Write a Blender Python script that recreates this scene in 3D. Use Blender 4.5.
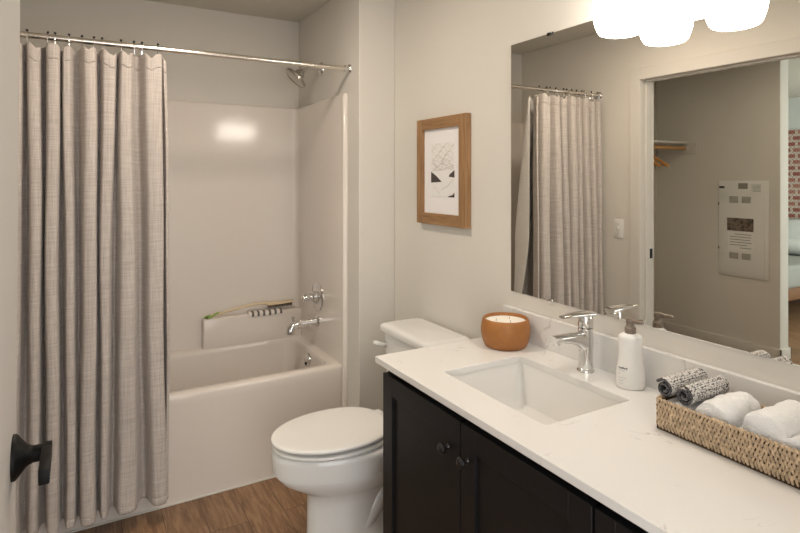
import bpy, bmesh, math, random
from mathutils import Vector, Matrix
R = math.radians
PI = math.pi
for o in list(bpy.data.objects):
    bpy.data.objects.remove(o)
S = bpy.context.scene
COL = S.collection

# ------------------------------------------------------------------ camera
FPX, PX, PY = 559.0, 400.0, 177.5            # focal length in pixels, level camera with a shifted lens
cam = bpy.data.cameras.new('camera')
cam.sensor_width = 36.0
cam.lens = FPX / 800 * 36
cam.shift_x = 0.0
cam.shift_y = -(266.5 - PY) / 800
cam.clip_start = 0.02
camo = bpy.data.objects.new('camera', cam)
COL.objects.link(camo)
HC = 1.498
camo.location = (0, 0, HC)
camo.rotation_euler = (R(90), 0, -math.atan(321 / 559))
S.camera = camo

# ------------------------------------------------------------------ world, lights, exposure
w = bpy.data.worlds.new('world')
S.world = w
w.use_nodes = True
w.node_tree.nodes['Background'].inputs[0].default_value = (0.985, 0.985, 0.975, 1)
w.node_tree.nodes['Background'].inputs[1].default_value = 2.6
S.view_settings.view_transform = 'Standard'
S.view_settings.look = 'None'
S.view_settings.gamma = 1
S.view_settings.exposure = 0.36


def area(name, loc, rot, size, power, col, shape='DISK', sy=None, spread=None):
    l = bpy.data.lights.new(name, 'AREA')
    l.shape = shape
    l.size = size
    if sy:
        l.size_y = sy
    l.energy = power
    l.color = col
    if spread:
        l.spread = spread
    o = bpy.data.objects.new(name, l)
    o.location = loc
    o.rotation_euler = rot
    COL.objects.link(o)
    return o


WARM = (1.0, 0.85, 0.70)
area('downlight_bath', (0.45, 1.99, 2.494), (0, 0, 0), 0.26, 10.5, WARM)
area('downlight_closet', (-1.25, 1.9, 2.494), (0, 0, 0), 0.12, 7, (1.0, 0.86, 0.66))
area('bedroom_window_light', (-3.9, 1.2, 1.5), (R(90), 0, 0), 1.6, 34, (0.86, 1.0, 0.95), 'RECTANGLE', 1.6)
GLOBE_STRENGTH = 18.5

# ------------------------------------------------------------------ materials
def lin(c):
    return c / 12.92 if c <= 0.04045 else ((c + 0.055) / 1.055) ** 2.4


def rgb(r, g, b):
    return (lin(r / 255), lin(g / 255), lin(b / 255), 1)


MATS = {}


def mat(name, col, rough=0.5, metal=0.0, bump=None, coat=0.0, spec=0.5, var=None, sheen=0.0, trans=0.0):
    """Principled material; var=(scale, amount, stretch) gives noise variation of the colour, bump=(scale, strength)"""
    m = bpy.data.materials.new(name)
    m.use_nodes = True
    nt = m.node_tree
    b = nt.nodes['Principled BSDF']
    b.inputs['Base Color'].default_value = col
    b.inputs['Roughness'].default_value = rough
    b.inputs['Metallic'].default_value = metal
    b.inputs['Coat Weight'].default_value = coat
    b.inputs['Coat Roughness'].default_value = 0.05
    b.inputs['Specular IOR Level'].default_value = spec
    b.inputs['Sheen Weight'].default_value = sheen
    b.inputs['Transmission Weight'].default_value = trans
    tc = nt.nodes.new('ShaderNodeTexCoord')
    if var:
        sc, amt, st = var
        mp = nt.nodes.new('ShaderNodeMapping')
        mp.inputs['Scale'].default_value = st
        nt.links.new(tc.outputs['Object'], mp.inputs[0])
        n = nt.nodes.new('ShaderNodeTexNoise')
        n.inputs['Scale'].default_value = sc
        n.inputs['Detail'].default_value = 5
        nt.links.new(mp.outputs[0], n.inputs['Vector'])
        mr = nt.nodes.new('ShaderNodeMapRange')
        mr.inputs['From Min'].default_value = 0.3
        mr.inputs['From Max'].default_value = 0.7
        mr.inputs['To Min'].default_value = 1 - amt
        mr.inputs['To Max'].default_value = 1 + amt
        nt.links.new(n.outputs['Fac'], mr.inputs[0])
        mx = nt.nodes.new('ShaderNodeVectorMath')
        mx.operation = 'SCALE'
        mx.inputs[0].default_value = col[:3]
        nt.links.new(mr.outputs[0], mx.inputs['Scale'])
        nt.links.new(mx.outputs[0], b.inputs['Base Color'])
    if bump:
        n2 = nt.nodes.new('ShaderNodeTexNoise')
        n2.inputs['Scale'].default_value = bump[0]
        n2.inputs['Detail'].default_value = 4
        nt.links.new(tc.outputs['Object'], n2.inputs['Vector'])
        bp = nt.nodes.new('ShaderNodeBump')
        bp.inputs['Strength'].default_value = bump[1]
        bp.inputs['Distance'].default_value = 0.004
        nt.links.new(n2.outputs['Fac'], bp.inputs['Height'])
        nt.links.new(bp.outputs[0], b.inputs['Normal'])
    MATS[name] = m
    return m


WALLC = (0.675, 0.645, 0.595, 1)
M_wall = mat('wall_paint', WALLC, 0.75, bump=(160, 0.05), spec=0.25)
M_ceil = mat('ceiling_paint', (0.60, 0.57, 0.50, 1), 0.9, bump=(120, 0.08), spec=0.2)
M_trim = mat('trim_paint', (0.655, 0.63, 0.585, 1), 0.65, spec=0.25)
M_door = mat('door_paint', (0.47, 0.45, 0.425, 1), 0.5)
M_acryl = mat('white_acrylic', (0.77, 0.715, 0.66, 1), 0.13, coat=0.08, spec=0.42)
M_porc = mat('white_porcelain', (0.80, 0.80, 0.79, 1), 0.08, coat=0.5)
M_lid = mat('white_plastic_seat', (0.82, 0.815, 0.80, 1), 0.16)
M_sink = mat('sink_porcelain', (0.80, 0.79, 0.77, 1), 0.1, coat=0.4)
M_chrome = mat('chrome', (0.75, 0.75, 0.75, 1), 0.06, 1.0)
M_shower = mat('shower_nickel', (0.52, 0.50, 0.47, 1), 0.2, 1.0)
M_nickel = mat('rod_nickel', (0.78, 0.74, 0.68, 1), 0.2, 1.0)
M_black = mat('black_cabinet', (0.009, 0.009, 0.010, 1), 0.42, bump=(200, 0.03), spec=0.3)
M_knob = mat('black_knob', (0.010, 0.010, 0.011, 1), 0.2)
M_lever = mat('black_lever', (0.004, 0.004, 0.004, 1), 0.5, spec=0.15)
M_clay = mat('terracotta_glaze', rgb(158, 103, 50), 0.5, var=(30, 0.08, (1, 1, 1)))
M_wax = mat('candle_wax', (0.86, 0.83, 0.76, 1), 0.5)
M_mirror = mat('mirror_silver', (0.87, 0.86, 0.82, 1), 0.0, 1.0)
M_mirror_edge = mat('mirror_edge', (0.75, 0.78, 0.76, 1), 0.15, 0.6)
M_bottle = mat('white_bottle', (0.80, 0.79, 0.77, 1), 0.3)
M_pump = mat('taupe_pump', rgb(120, 108, 96), 0.3)
M_ink = mat('label_ink', (0.05, 0.05, 0.055, 1), 0.6)
M_ink2 = mat('label_grey_ink', (0.28, 0.28, 0.28, 1), 0.6)
M_towel = mat('white_towel', (0.86, 0.86, 0.86, 1), 0.95, bump=(300, 0.9), sheen=0.3)
M_straw = mat('seagrass', rgb(188, 166, 138), 0.8, var=(90, 0.35, (1, 1, 1)), bump=(220, 0.4))
M_straw_in = mat('basket_inner', rgb(70, 52, 34), 0.9)
M_mat = mat('mat_board', (0.83, 0.81, 0.82, 1), 0.8)
M_print = mat('print_paper', (0.80, 0.785, 0.77, 1), 0.8)
M_printline = mat('print_line', rgb(176, 156, 144), 0.8)
M_printdark = mat('print_dark', rgb(72, 64, 62), 0.8)
M_switch = mat('switch_plate', (0.76, 0.755, 0.73, 1), 0.35)
M_panel = mat('panel_grey_paint', (0.76, 0.755, 0.73, 1), 0.45)
M_paper = mat('paper', (0.78, 0.77, 0.75, 1), 0.8)
M_photo = mat('photo_ink', rgb(104, 92, 82), 0.5, var=(34, 0.8, (1, 1, 1)))
M_slot = mat('vent_slot', rgb(140, 136, 126), 0.6)
M_hanger = mat('hanger_wood', rgb(196, 140, 74), 0.45)
M_rodwood = mat('rod_wood', rgb(190, 146, 92), 0.5)
M_brushwood = mat('brush_wood', rgb(222, 204, 170), 0.5)
M_green = mat('green_cord', rgb(130, 178, 60), 0.6)
M_bristle = mat('dark_bristle', rgb(120, 106, 90), 0.8)
M_bed = mat('bed_linen', (0.78, 0.80, 0.80, 1), 0.9, bump=(40, 0.2))
M_blanket = mat('bed_blanket', rgb(150, 150, 144), 0.95, bump=(250, 0.8))
M_bedwood = mat('bed_wood', rgb(120, 84, 56), 0.5, var=(8, 0.2, (1, 12, 12)))
M_bedwall = mat('bedroom_paint', (0.72, 0.74, 0.72, 1), 0.8)
M_rubber = mat('toe_kick', (0.01, 0.01, 0.01, 1), 0.6)


def mat_globe():
    m = bpy.data.materials.new('opal_glass_lit')
    m.use_nodes = True
    b = m.node_tree.nodes['Principled BSDF']
    b.inputs['Base Color'].default_value = (0.9, 0.88, 0.84, 1)
    b.inputs['Roughness'].default_value = 0.2
    b.inputs['Emission Color'].default_value = (1.0, 0.925, 0.83, 1)
    b.inputs['Emission Strength'].default_value = GLOBE_STRENGTH
    return m


def mat_wood_frame(name, dark, light, axis):
    m = bpy.data.materials.new(name)
    m.use_nodes = True
    nt = m.node_tree
    b = nt.nodes['Principled BSDF']
    b.inputs['Roughness'].default_value = 0.5
    tc = nt.nodes.new('ShaderNodeTexCoord')
    mp = nt.nodes.new('ShaderNodeMapping')
    mp.inputs['Scale'].default_value = axis
    nt.links.new(tc.outputs['Object'], mp.inputs[0])
    n = nt.nodes.new('ShaderNodeTexNoise')
    n.inputs['Scale'].default_value = 6
    n.inputs['Detail'].default_value = 8
    n.inputs['Roughness'].default_value = 0.65
    nt.links.new(mp.outputs[0], n.inputs['Vector'])
    cr = nt.nodes.new('ShaderNodeValToRGB')
    cr.color_ramp.elements[0].position = 0.3
    cr.color_ramp.elements[0].color = dark
    cr.color_ramp.elements[1].position = 0.7
    cr.color_ramp.elements[1].color = light
    nt.links.new(n.outputs['Fac'], cr.inputs[0])
    nt.links.new(cr.outputs[0], b.inputs['Base Color'])
    return m


M_frame_v = mat_wood_frame('oak_frame_vertical', rgb(124, 90, 56), rgb(168, 130, 90), (14, 14, 1))
M_frame_h = mat_wood_frame('oak_frame_horizontal', rgb(124, 90, 56), rgb(168, 130, 90), (14, 1, 14))


def mat_floor():
    m = bpy.data.materials.new('vinyl_plank')
    m.use_nodes = True
    nt = m.node_tree
    b = nt.nodes['Principled BSDF']
    b.inputs['Roughness'].default_value = 0.42
    tc = nt.nodes.new('ShaderNodeTexCoord')
    mp = nt.nodes.new('ShaderNodeMapping')
    mp.inputs['Rotation'].default_value = (0, 0, R(90))
    nt.links.new(tc.outputs['Object'], mp.inputs[0])
    br = nt.nodes.new('ShaderNodeTexBrick')
    br.offset = 0.37
    br.inputs['Scale'].default_value = 1
    br.inputs['Brick Width'].default_value = 1.22
    br.inputs['Row Height'].default_value = 0.16
    br.inputs['Mortar Size'].default_value = 0.0012
    br.inputs['Mortar Smooth'].default_value = 0.2
    br.inputs['Bias'].default_value = 0.0
    br.inputs['Color1'].default_value = (0.0, 0, 0, 1)
    br.inputs['Color2'].default_value = (1, 1, 1, 1)
    br.inputs['Mortar'].default_value = (0.5, 0.5, 0.5, 1)
    nt.links.new(mp.outputs[0], br.inputs['Vector'])
    mp2 = nt.nodes.new('ShaderNodeMapping')
    mp2.inputs['Scale'].default_value = (16, 1.6, 1)
    nt.links.new(tc.outputs['Object'], mp2.inputs[0])
    addv = nt.nodes.new('ShaderNodeVectorMath')
    addv.operation = 'MULTIPLY_ADD'
    addv.inputs[1].default_value = (7.3, 5.1, 3.0)
    nt.links.new(br.outputs['Color'], addv.inputs[0])
    nt.links.new(mp2.outputs[0], addv.inputs[2])
    n = nt.nodes.new('ShaderNodeTexNoise')
    n.inputs['Scale'].default_value = 2.6
    n.inputs['Detail'].default_value = 9
    n.inputs['Roughness'].default_value = 0.68
    n.inputs['Distortion'].default_value = 0.6
    nt.links.new(addv.outputs[0], n.inputs['Vector'])
    cr = nt.nodes.new('ShaderNodeValToRGB')
    e = cr.color_ramp.elements
    e[0].position = 0.28
    e[0].color = rgb(98, 70, 50)
    e[1].position = 0.72
    e[1].color = rgb(186, 152, 118)
    k = cr.color_ramp.elements.new(0.5)
    k.color = rgb(148, 114, 84)
    nt.links.new(n.outputs['Fac'], cr.inputs[0])
    mx = nt.nodes.new('ShaderNodeMix')
    mx.data_type = 'RGBA'
    mx.blend_type = 'MULTIPLY'
    mx.inputs['Factor'].default_value = 0.25
    nt.links.new(cr.outputs[0], mx.inputs['A'])
    nt.links.new(br.outputs['Color'], mx.inputs['B'])
    mx2 = nt.nodes.new('ShaderNodeMix')
    mx2.data_type = 'RGBA'
    nt.links.new(br.outputs['Fac'], mx2.inputs['Factor'])
    nt.links.new(mx.outputs['Result'], mx2.inputs['A'])
    mx2.inputs['B'].default_value = rgb(60, 40, 28)
    nt.links.new(mx2.outputs['Result'], b.inputs['Base Color'])
    bp = nt.nodes.new('ShaderNodeBump')
    bp.inputs['Strength'].default_value = 0.12
    bp.inputs['Distance'].default_value = 0.002
    nt.links.new(n.outputs['Fac'], bp.inputs['Height'])
    nt.links.new(bp.outputs[0], b.inputs['Normal'])
    return m


def mat_quartz():
    m = bpy.data.materials.new('white_quartz')
    m.use_nodes = True
    nt = m.node_tree
    b = nt.nodes['Principled BSDF']
    b.inputs['Roughness'].default_value = 0.2
    tc = nt.nodes.new('ShaderNodeTexCoord')
    n0 = nt.nodes.new('ShaderNodeTexNoise')
    n0.inputs['Scale'].default_value = 4.5
    n0.inputs['Detail'].default_value = 6
    n0.inputs['Distortion'].default_value = 0.9
    nt.links.new(tc.outputs['Object'], n0.inputs['Vector'])
    # thin vein where the noise crosses 0.5
    a = nt.nodes.new('ShaderNodeMath'); a.operation = 'SUBTRACT'; a.inputs[1].default_value = 0.5
    nt.links.new(n0.outputs['Fac'], a.inputs[0])
    ab = nt.nodes.new('ShaderNodeMath'); ab.operation = 'ABSOLUTE'
    nt.links.new(a.outputs[0], ab.inputs[0])
    mr = nt.nodes.new('ShaderNodeMapRange')
    mr.inputs['From Min'].default_value = 0.0
    mr.inputs['From Max'].default_value = 0.009
    mr.inputs['To Min'].default_value = 1.0
    mr.inputs['To Max'].default_value = 0.0
    nt.links.new(ab.outputs[0], mr.inputs[0])
    n1 = nt.nodes.new('ShaderNodeTexNoise')
    n1.inputs['Scale'].default_value = 9
    n1.inputs['Detail'].default_value = 3
    nt.links.new(tc.outputs['Object'], n1.inputs['Vector'])
    mr1 = nt.nodes.new('ShaderNodeMapRange')
    mr1.inputs['From Min'].default_value = 0.55
    mr1.inputs['From Max'].default_value = 0.66
    mr1.inputs['To Max'].default_value = 0.62
    nt.links.new(n1.outputs['Fac'], mr1.inputs[0])
    mu = nt.nodes.new('ShaderNodeMath'); mu.operation = 'MULTIPLY'
    nt.links.new(mr.outputs[0], mu.inputs[0]); nt.links.new(mr1.outputs[0], mu.inputs[1])
    mx = nt.nodes.new('ShaderNodeMix'); mx.data_type = 'RGBA'
    mx.inputs['A'].default_value = (0.75, 0.742, 0.73, 1)
    mx.inputs['B'].default_value = (0.33, 0.31, 0.29, 1)
    nt.links.new(mu.outputs[0], mx.inputs['Factor'])
    nt.links.new(mx.outputs['Result'], b.inputs['Base Color'])
    return m


def mat_linen(name, base, dark):
    m = bpy.data.materials.new(name)
    m.use_nodes = True
    nt = m.node_tree
    b = nt.nodes['Principled BSDF']
    b.inputs['Roughness'].default_value = 0.9
    b.inputs['Specular IOR Level'].default_value = 0.15
    b.inputs['Sheen Weight'].default_value = 0.15
    tc = nt.nodes.new('ShaderNodeTexCoord')
    facs = []
    for sc in ((260, 260, 7), (9, 9, 330)):
        mp = nt.nodes.new('ShaderNodeMapping')
        mp.inputs['Scale'].default_value = sc
        nt.links.new(tc.outputs['Object'], mp.inputs[0])
        n = nt.nodes.new('ShaderNodeTexNoise')
        n.inputs['Scale'].default_value = 1.0
        n.inputs['Detail'].default_value = 3
        nt.links.new(mp.outputs[0], n.inputs['Vector'])
        facs.append(n)
    ad = nt.nodes.new('ShaderNodeMath'); ad.operation = 'ADD'
    nt.links.new(facs[0].outputs['Fac'], ad.inputs[0]); nt.links.new(facs[1].outputs['Fac'], ad.inputs[1])
    mr = nt.nodes.new('ShaderNodeMapRange')
    mr.inputs['From Min'].default_value = 0.75
    mr.inputs['From Max'].default_value = 1.25
    nt.links.new(ad.outputs[0], mr.inputs[0])
    mx = nt.nodes.new('ShaderNodeMix'); mx.data_type = 'RGBA'
    mx.inputs['A'].default_value = dark
    mx.inputs['B'].default_value = base
    nt.links.new(mr.outputs[0], mx.inputs['Factor'])
    nt.links.new(mx.outputs['Result'], b.inputs['Base Color'])
    bp = nt.nodes.new('ShaderNodeBump')
    bp.inputs['Strength'].default_value = 0.25
    bp.inputs['Distance'].default_value = 0.001
    nt.links.new(ad.outputs[0], bp.inputs['Height'])
    nt.links.new(bp.outputs[0], b.inputs['Normal'])
    return m


def mat_weave(name, c1, c2, scale):
    """small checked weave on a rolled cloth"""
    m = bpy.data.materials.new(name)
    m.use_nodes = True
    nt = m.node_tree
    b = nt.nodes['Principled BSDF']
    b.inputs['Roughness'].default_value = 0.95
    tc = nt.nodes.new('ShaderNodeTexCoord')
    v = nt.nodes.new('ShaderNodeTexVoronoi')
    v.inputs['Scale'].default_value = scale
    v.inputs['Randomness'].default_value = 0.55
    nt.links.new(tc.outputs['Object'], v.inputs['Vector'])
    cr = nt.nodes.new('ShaderNodeValToRGB')
    cr.color_ramp.elements[0].position = 0.47
    cr.color_ramp.elements[0].color = c1
    cr.color_ramp.elements[1].position = 0.66
    cr.color_ramp.elements[1].color = c2
    nt.links.new(v.outputs['Distance'], cr.inputs[0])
    nt.links.new(cr.outputs[0], b.inputs['Base Color'])
    bp = nt.nodes.new('ShaderNodeBump')
    bp.inputs['Strength'].default_value = 0.8
    bp.inputs['Distance'].default_value = 0.003
    bp.invert = True
    nt.links.new(v.outputs['Distance'], bp.inputs['Height'])
    nt.links.new(bp.outputs[0], b.inputs['Normal'])
    return m


def mat_kilim():
    m = bpy.data.materials.new('woven_wall_textile')
    m.use_nodes = True
    nt = m.node_tree
    b = nt.nodes['Principled BSDF']
    b.inputs['Roughness'].default_value = 0.95
    tc = nt.nodes.new('ShaderNodeTexCoord')
    mp = nt.nodes.new('ShaderNodeMapping')
    mp.inputs['Rotation'].default_value = (R(90), 0, R(90))
    nt.links.new(tc.outputs['Object'], mp.inputs[0])
    sx = nt.nodes.new('ShaderNodeSeparateXYZ')
    nt.links.new(tc.outputs['Object'], sx.inputs[0])
    cm = nt.nodes.new('ShaderNodeCombineXYZ')
    nt.links.new(sx.outputs['Y'], cm.inputs['X'])
    nt.links.new(sx.outputs['Z'], cm.inputs['Y'])
    br = nt.nodes.new('ShaderNodeTexBrick')
    br.inputs['Scale'].default_value = 1
    br.inputs['Brick Width'].default_value = 0.11
    br.inputs['Row Height'].default_value = 0.075
    br.inputs['Mortar Size'].default_value = 0.016
    br.inputs['Color1'].default_value = rgb(158, 92, 80)
    br.inputs['Color2'].default_value = rgb(190, 136, 122)
    br.inputs['Mortar'].default_value = rgb(214, 200, 186)
    nt.links.new(cm.outputs[0], br.inputs['Vector'])
    ck = nt.nodes.new('ShaderNodeTexChecker')
    ck.inputs['Scale'].default_value = 45
    ck.inputs['Color1'].default_value = (1, 1, 1, 1)
    ck.inputs['Color2'].default_value = (0.5, 0.42, 0.42, 1)
    nt.links.new(cm.outputs[0], ck.inputs['Vector'])
    mx = nt.nodes.new('ShaderNodeMix'); mx.data_type = 'RGBA'; mx.blend_type = 'MULTIPLY'
    mx.inputs['Factor'].default_value = 0.6
    nt.links.new(br.outputs['Color'], mx.inputs['A'])
    nt.links.new(ck.outputs['Color'], mx.inputs['B'])
    nt.links.new(mx.outputs['Result'], b.inputs['Base Color'])
    return m


def mat_stripe():
    m = bpy.data.materials.new('striped_cloth')
    m.use_nodes = True
    nt = m.node_tree
    b = nt.nodes['Principled BSDF']
    b.inputs['Roughness'].default_value = 0.95
    tc = nt.nodes.new('ShaderNodeTexCoord')
    wv = nt.nodes.new('ShaderNodeTexWave')
    wv.bands_direction = 'X'
    wv.inputs['Scale'].default_value = 9
    wv.inputs['Distortion'].default_value = 0.8
    nt.links.new(tc.outputs['Object'], wv.inputs['Vector'])
    cr = nt.nodes.new('ShaderNodeValToRGB')
    cr.color_ramp.elements[0].position = 0.30
    cr.color_ramp.elements[0].color = rgb(104, 98, 92)
    cr.color_ramp.elements[1].position = 0.42
    cr.color_ramp.elements[1].color = rgb(226, 220, 212)
    nt.links.new(wv.outputs['Fac'], cr.inputs[0])
    nt.links.new(cr.outputs[0], b.inputs['Base Color'])
    return m


M_floor = mat_floor()
M_quartz = mat_quartz()
M_linen = mat_linen('linen_curtain', (0.60, 0.55, 0.51, 1), (0.42, 0.38, 0.355, 1))
M_liner = mat_linen('liner_fabric', (0.80, 0.775, 0.74, 1), (0.74, 0.71, 0.68, 1))
M_grey_cloth = mat_weave('grey_woven_cloth', rgb(214, 210, 206), rgb(76, 74, 76), 230)
M_grey_cloth_shaded = mat_weave('grey_cloth_shaded', rgb(104, 102, 104), rgb(34, 34, 36), 250)  # darker copy of the weave: shade inside the rolls put into the colour
M_globe = mat_globe()
M_kilim = mat_kilim()
M_stripe = mat_stripe()

# ------------------------------------------------------------------ mesh helpers
OFF = {}


def reg(o, loc):
    OFF[o.name] = Vector(loc)


class MB:
    def __init__(s):
        s.bm = bmesh.new()

    def box(s, x0, x1, y0, y1, z0, z1, bev=0.0, seg=2):
        r = bmesh.ops.create_cube(s.bm, size=1)
        vs = r['verts']
        for v in vs:
            v.co = Vector((x0 + (v.co.x + .5) * (x1 - x0), y0 + (v.co.y + .5) * (y1 - y0), z0 + (v.co.z + .5) * (z1 - z0)))
        if bev:
            es = list({e for v in vs for e in v.link_edges})
            bmesh.ops.bevel(s.bm, geom=es, offset=bev, segments=seg, profile=0.5, affect='EDGES')
        return s

    def rings(s, rings, cap0=True, cap1=True, closed=True):
        vr = [[s.bm.verts.new(p) for p in r] for r in rings]
        n = len(vr[0])
        for a, b in zip(vr[:-1], vr[1:]):
            for i in range(n if closed else n - 1):
                j = (i + 1) % n
                s.bm.faces.new((a[i], a[j], b[j], b[i]))
        if closed and cap0:
            s.bm.faces.new(list(reversed(vr[0])))
        if closed and cap1:
            s.bm.faces.new(vr[-1])
        return vr

    def tube(s, path, r, n=12, caps=True, squash=None):
        pts = [Vector(p) for p in path]
        rs = r if isinstance(r, (list, tuple)) else [r] * len(pts)
        rings = []
        up = None
        for i, p in enumerate(pts):
            t = (pts[min(i + 1, len(pts) - 1)] - pts[max(i - 1, 0)]).normalized()
            if up is None:
                up = Vector((0, 0, 1)) if abs(t.z) < 0.9 else Vector((0, 1, 0))
            a = t.cross(up).normalized()
            b = a.cross(t).normalized()
            up = b
            rings.append([p + (a * math.cos(2 * PI * k / n) + b * math.sin(2 * PI * k / n) * (squash or 1)) * rs[i] for k in range(n)])
        s.rings(rings, caps, caps)
        return s

    def lathe(s, prof, c, axis='Z', n=32, caps=True, sx=1, sy=1):
        """prof: list of (radius, height) along the axis from c"""
        rings = []
        for (r, h) in prof:
            ring = []
            for k in range(n):
                a = 2 * PI * k / n
                u, v = r * math.cos(a) * sx, r * math.sin(a) * sy
                if axis == 'Z':
                    ring.append((c[0] + u, c[1] + v, c[2] + h))
                elif axis == 'X':
                    ring.append((c[0] + h, c[1] + u, c[2] + v))
                else:
                    ring.append((c[0] + v, c[1] + h, c[2] + u))
            rings.append(ring)
        s.rings(rings, caps, caps)
        return s

    def ball(s, c, r, seg=16, sc=(1, 1, 1)):
        m = Matrix.Translation(c) @ Matrix.Diagonal((r * sc[0], r * sc[1], r * sc[2], 1))
        bmesh.ops.create_uvsphere(s.bm, u_segments=seg, v_segments=max(6, seg // 2), radius=1, matrix=m)
        return s

    def build(s, name, m, parent=None, smooth=True, bevel=0.0, angle=40, loc=None):
        """links ONE mesh object; the vertices are given in world coordinates"""
        bmesh.ops.recalc_face_normals(s.bm, faces=s.bm.faces)
        off = OFF[parent.name] if parent else Vector(loc or (0, 0, 0))
        bmesh.ops.translate(s.bm, verts=s.bm.verts, vec=-off)
        me = bpy.data.meshes.new(name)
        s.bm.to_mesh(me)
        s.bm.free()
        for mm in (m if isinstance(m, list) else [m]):
            me.materials.append(mm)
        if smooth:
            me.polygons.foreach_set('use_smooth', [True] * len(me.polygons))
            try:
                me.set_sharp_from_angle(angle=R(angle))
            except Exception:
                pass
        o = bpy.data.objects.new(name, me)
        COL.objects.link(o)
        if parent:
            o.parent = parent
        else:
            o.location = off
        OFF[o.name] = off
        if bevel:
            md = o.modifiers.new('bevel', 'BEVEL')
            md.width = bevel
            md.segments = 3
            md.limit_method = 'ANGLE'
            md.angle_limit = R(40)
        return o


def empty(name, loc, label, cat, group=None):
    o = bpy.data.objects.new(name, None)
    o.empty_display_size = 0.05
    o.location = loc
    COL.objects.link(o)
    OFF[o.name] = Vector(loc)
    tag(o, label, cat, group)
    return o


def tag(o, label, cat, group=None):
    o['label'] = label
    o['category'] = cat
    if group:
        o['group'] = group
    return o


def struct(o, label=None, cat=None):
    o['kind'] = 'structure'
    if label:
        o['label'] = label
        o['category'] = cat
    return o


def rrect(x0, x1, y0, y1, r, n=6):
    """rounded rectangle in XY, counter-clockwise"""
    pts = []
    for cx, cy, a0 in ((x1 - r, y1 - r, 0), (x0 + r, y1 - r, 90), (x0 + r, y0 + r, 180), (x1 - r, y0 + r, 270)):
        for k in range(n + 1):
            a = R(a0 + 90 * k / n)
            pts.append((cx + r * math.cos(a), cy + r * math.sin(a)))
    return pts


def crom(pts, per=8):
    """Catmull-Rom through points (tuples of any size)"""
    out = []
    n = len(pts)
    for i in range(n - 1):
        p0, p1, p2, p3 = pts[max(i - 1, 0)], pts[i], pts[i + 1], pts[min(i + 2, n - 1)]
        for k in range(per):
            t = k / per
            out.append(tuple(0.5 * ((2 * b) + (-a + c) * t + (2 * a - 5 * b + 4 * c - d) * t * t + (-a + 3 * b - 3 * c + d) * t ** 3)
                             for a, b, c, d in zip(p0, p1, p2, p3)))
    out.append(tuple(pts[-1]))
    return out


# ------------------------------------------------------------------ the room
XW = 1.44       # vanity wall
XP = 1.232      # plumbing wall drywall
XS = 1.218      # surround face, plumbing side
XL = -0.262     # left wall, bathroom face
XL2 = -0.378    # left wall, closet face
YWING = 2.56
YB = 3.46       # back wall drywall
YBS = 3.44      # surround face at the back
YT = 2.735      # tub apron front
YF = 0.14       # front wall, bathroom face
ZC = 2.50
XCL = -2.092    # closet end wall face
YCLE = 2.41     # its free end
YCB = 3.54      # closet back wall

b = MB(); b.box(-5.1, XW + .1, -1.2, 5.1, -.06, 0)
struct(b.build('floor', M_floor, smooth=False), 'brown wood plank floor in front of the white bathtub', 'floor')
b = MB(); b.box(-5.1, XW + .1, -1.2, 5.1, ZC, ZC + .06)
struct(b.build('ceiling', M_ceil, smooth=False), 'painted ceiling above the shower alcove', 'ceiling')
b = MB(); b.box(XW, XW + .1, 0.02, YB + .1, 0, ZC)
struct(b.build('wall_right', M_wall, smooth=False), 'pale wall behind the vanity mirror and framed picture', 'wall')
b = MB(); b.box(XP, XW, YWING, YB, 0, ZC)
struct(b.build('wall_plumbing', M_wall, smooth=False, bevel=0.004), 'short boxed-out wall carrying the shower plumbing', 'wall')
b = MB(); b.box(XL, XW, YB, YB + .1, 0, ZC)
struct(b.build('wall_back', M_wall, smooth=False), 'painted wall above the tub surround at the back', 'wall')
DY0, DY1, DH = 1.40, 2.343, 2.125
b = MB()
b.box(XL2, XL, 0.02, DY0 - .02, 0, ZC)
b.box(XL2, XL, DY1 + .02, 3.56, 0, ZC)
b.box(XL2, XL, DY0 - .02, DY1 + .02, DH + .02, ZC)
struct(b.build('wall_left', M_wall, smooth=False), 'wall with the light switch and doorway, seen in the mirror', 'wall')
b = MB()
b.box(0.84, XW, 0.02, YF, 0, ZC)
b.box(XL, -0.125, 0.02, YF, 0, ZC)
b.box(-0.125, 0.84, 0.02, YF, 2.06, ZC)
struct(b.build('wall_front', M_wall, smooth=False))
b = MB(); b.box(XCL - .13, XCL, YCLE, 5.1, 0, ZC)
struct(b.build('wall_closet', M_wall, smooth=False, bevel=0.006), 'closet wall carrying the electrical panel, seen in the mirror', 'wall')
b = MB(); b.box(XCL, XL2, YCB, YCB + .1, 0, ZC)
struct(b.build('wall_closet_back', M_wall, smooth=False))
b = MB(); b.box(-5.1, XL2, 0.02, YF, 0, ZC) if False else b.box(-2.6, XL2, 0.02, YF, 0, ZC)
struct(b.build('wall_closet_front', M_wall, smooth=False))
b = MB(); b.box(-5.05, -4.93, -1.2, 5.1, 0, ZC)
struct(b.build('wall_bedroom', M_bedwall, smooth=False), 'pale bedroom wall behind the bed, seen in the mirror', 'wall')
b = MB(); b.box(-4.93, XCL - .13, 5.0, 5.1, 0, ZC)
struct(b.build('wall_bedroom_side', M_bedwall, smooth=False))

# baseboards
b = MB()
b.box(XCL, XCL + .014, YCLE - .014, YCB, 0, .095, .003)
b.box(XCL - .144, XCL + .014, YCLE - .014, YCLE, 0, .095, .003)
b.box(XCL - .144, XCL - .13, YCLE - .014, 5.0, 0, .095, .003)
struct(b.build('baseboard_closet', M_trim), 'white baseboard under the closet panel wall', 'baseboard')
b = MB()
b.box(XW - .014, XW, 1.70, YWING, 0, .095, .003)
b.box(XP, XW - .014, YWING - .014, YWING, 0, .095, .003)
struct(b.build('baseboard_right', M_trim), 'white baseboard behind the toilet', 'baseboard')
b = MB(); b.box(XL, XL + .014, DY1 + .09, YT - .03, 0, .095, .003)
struct(b.build('baseboard_left', M_trim))

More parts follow.
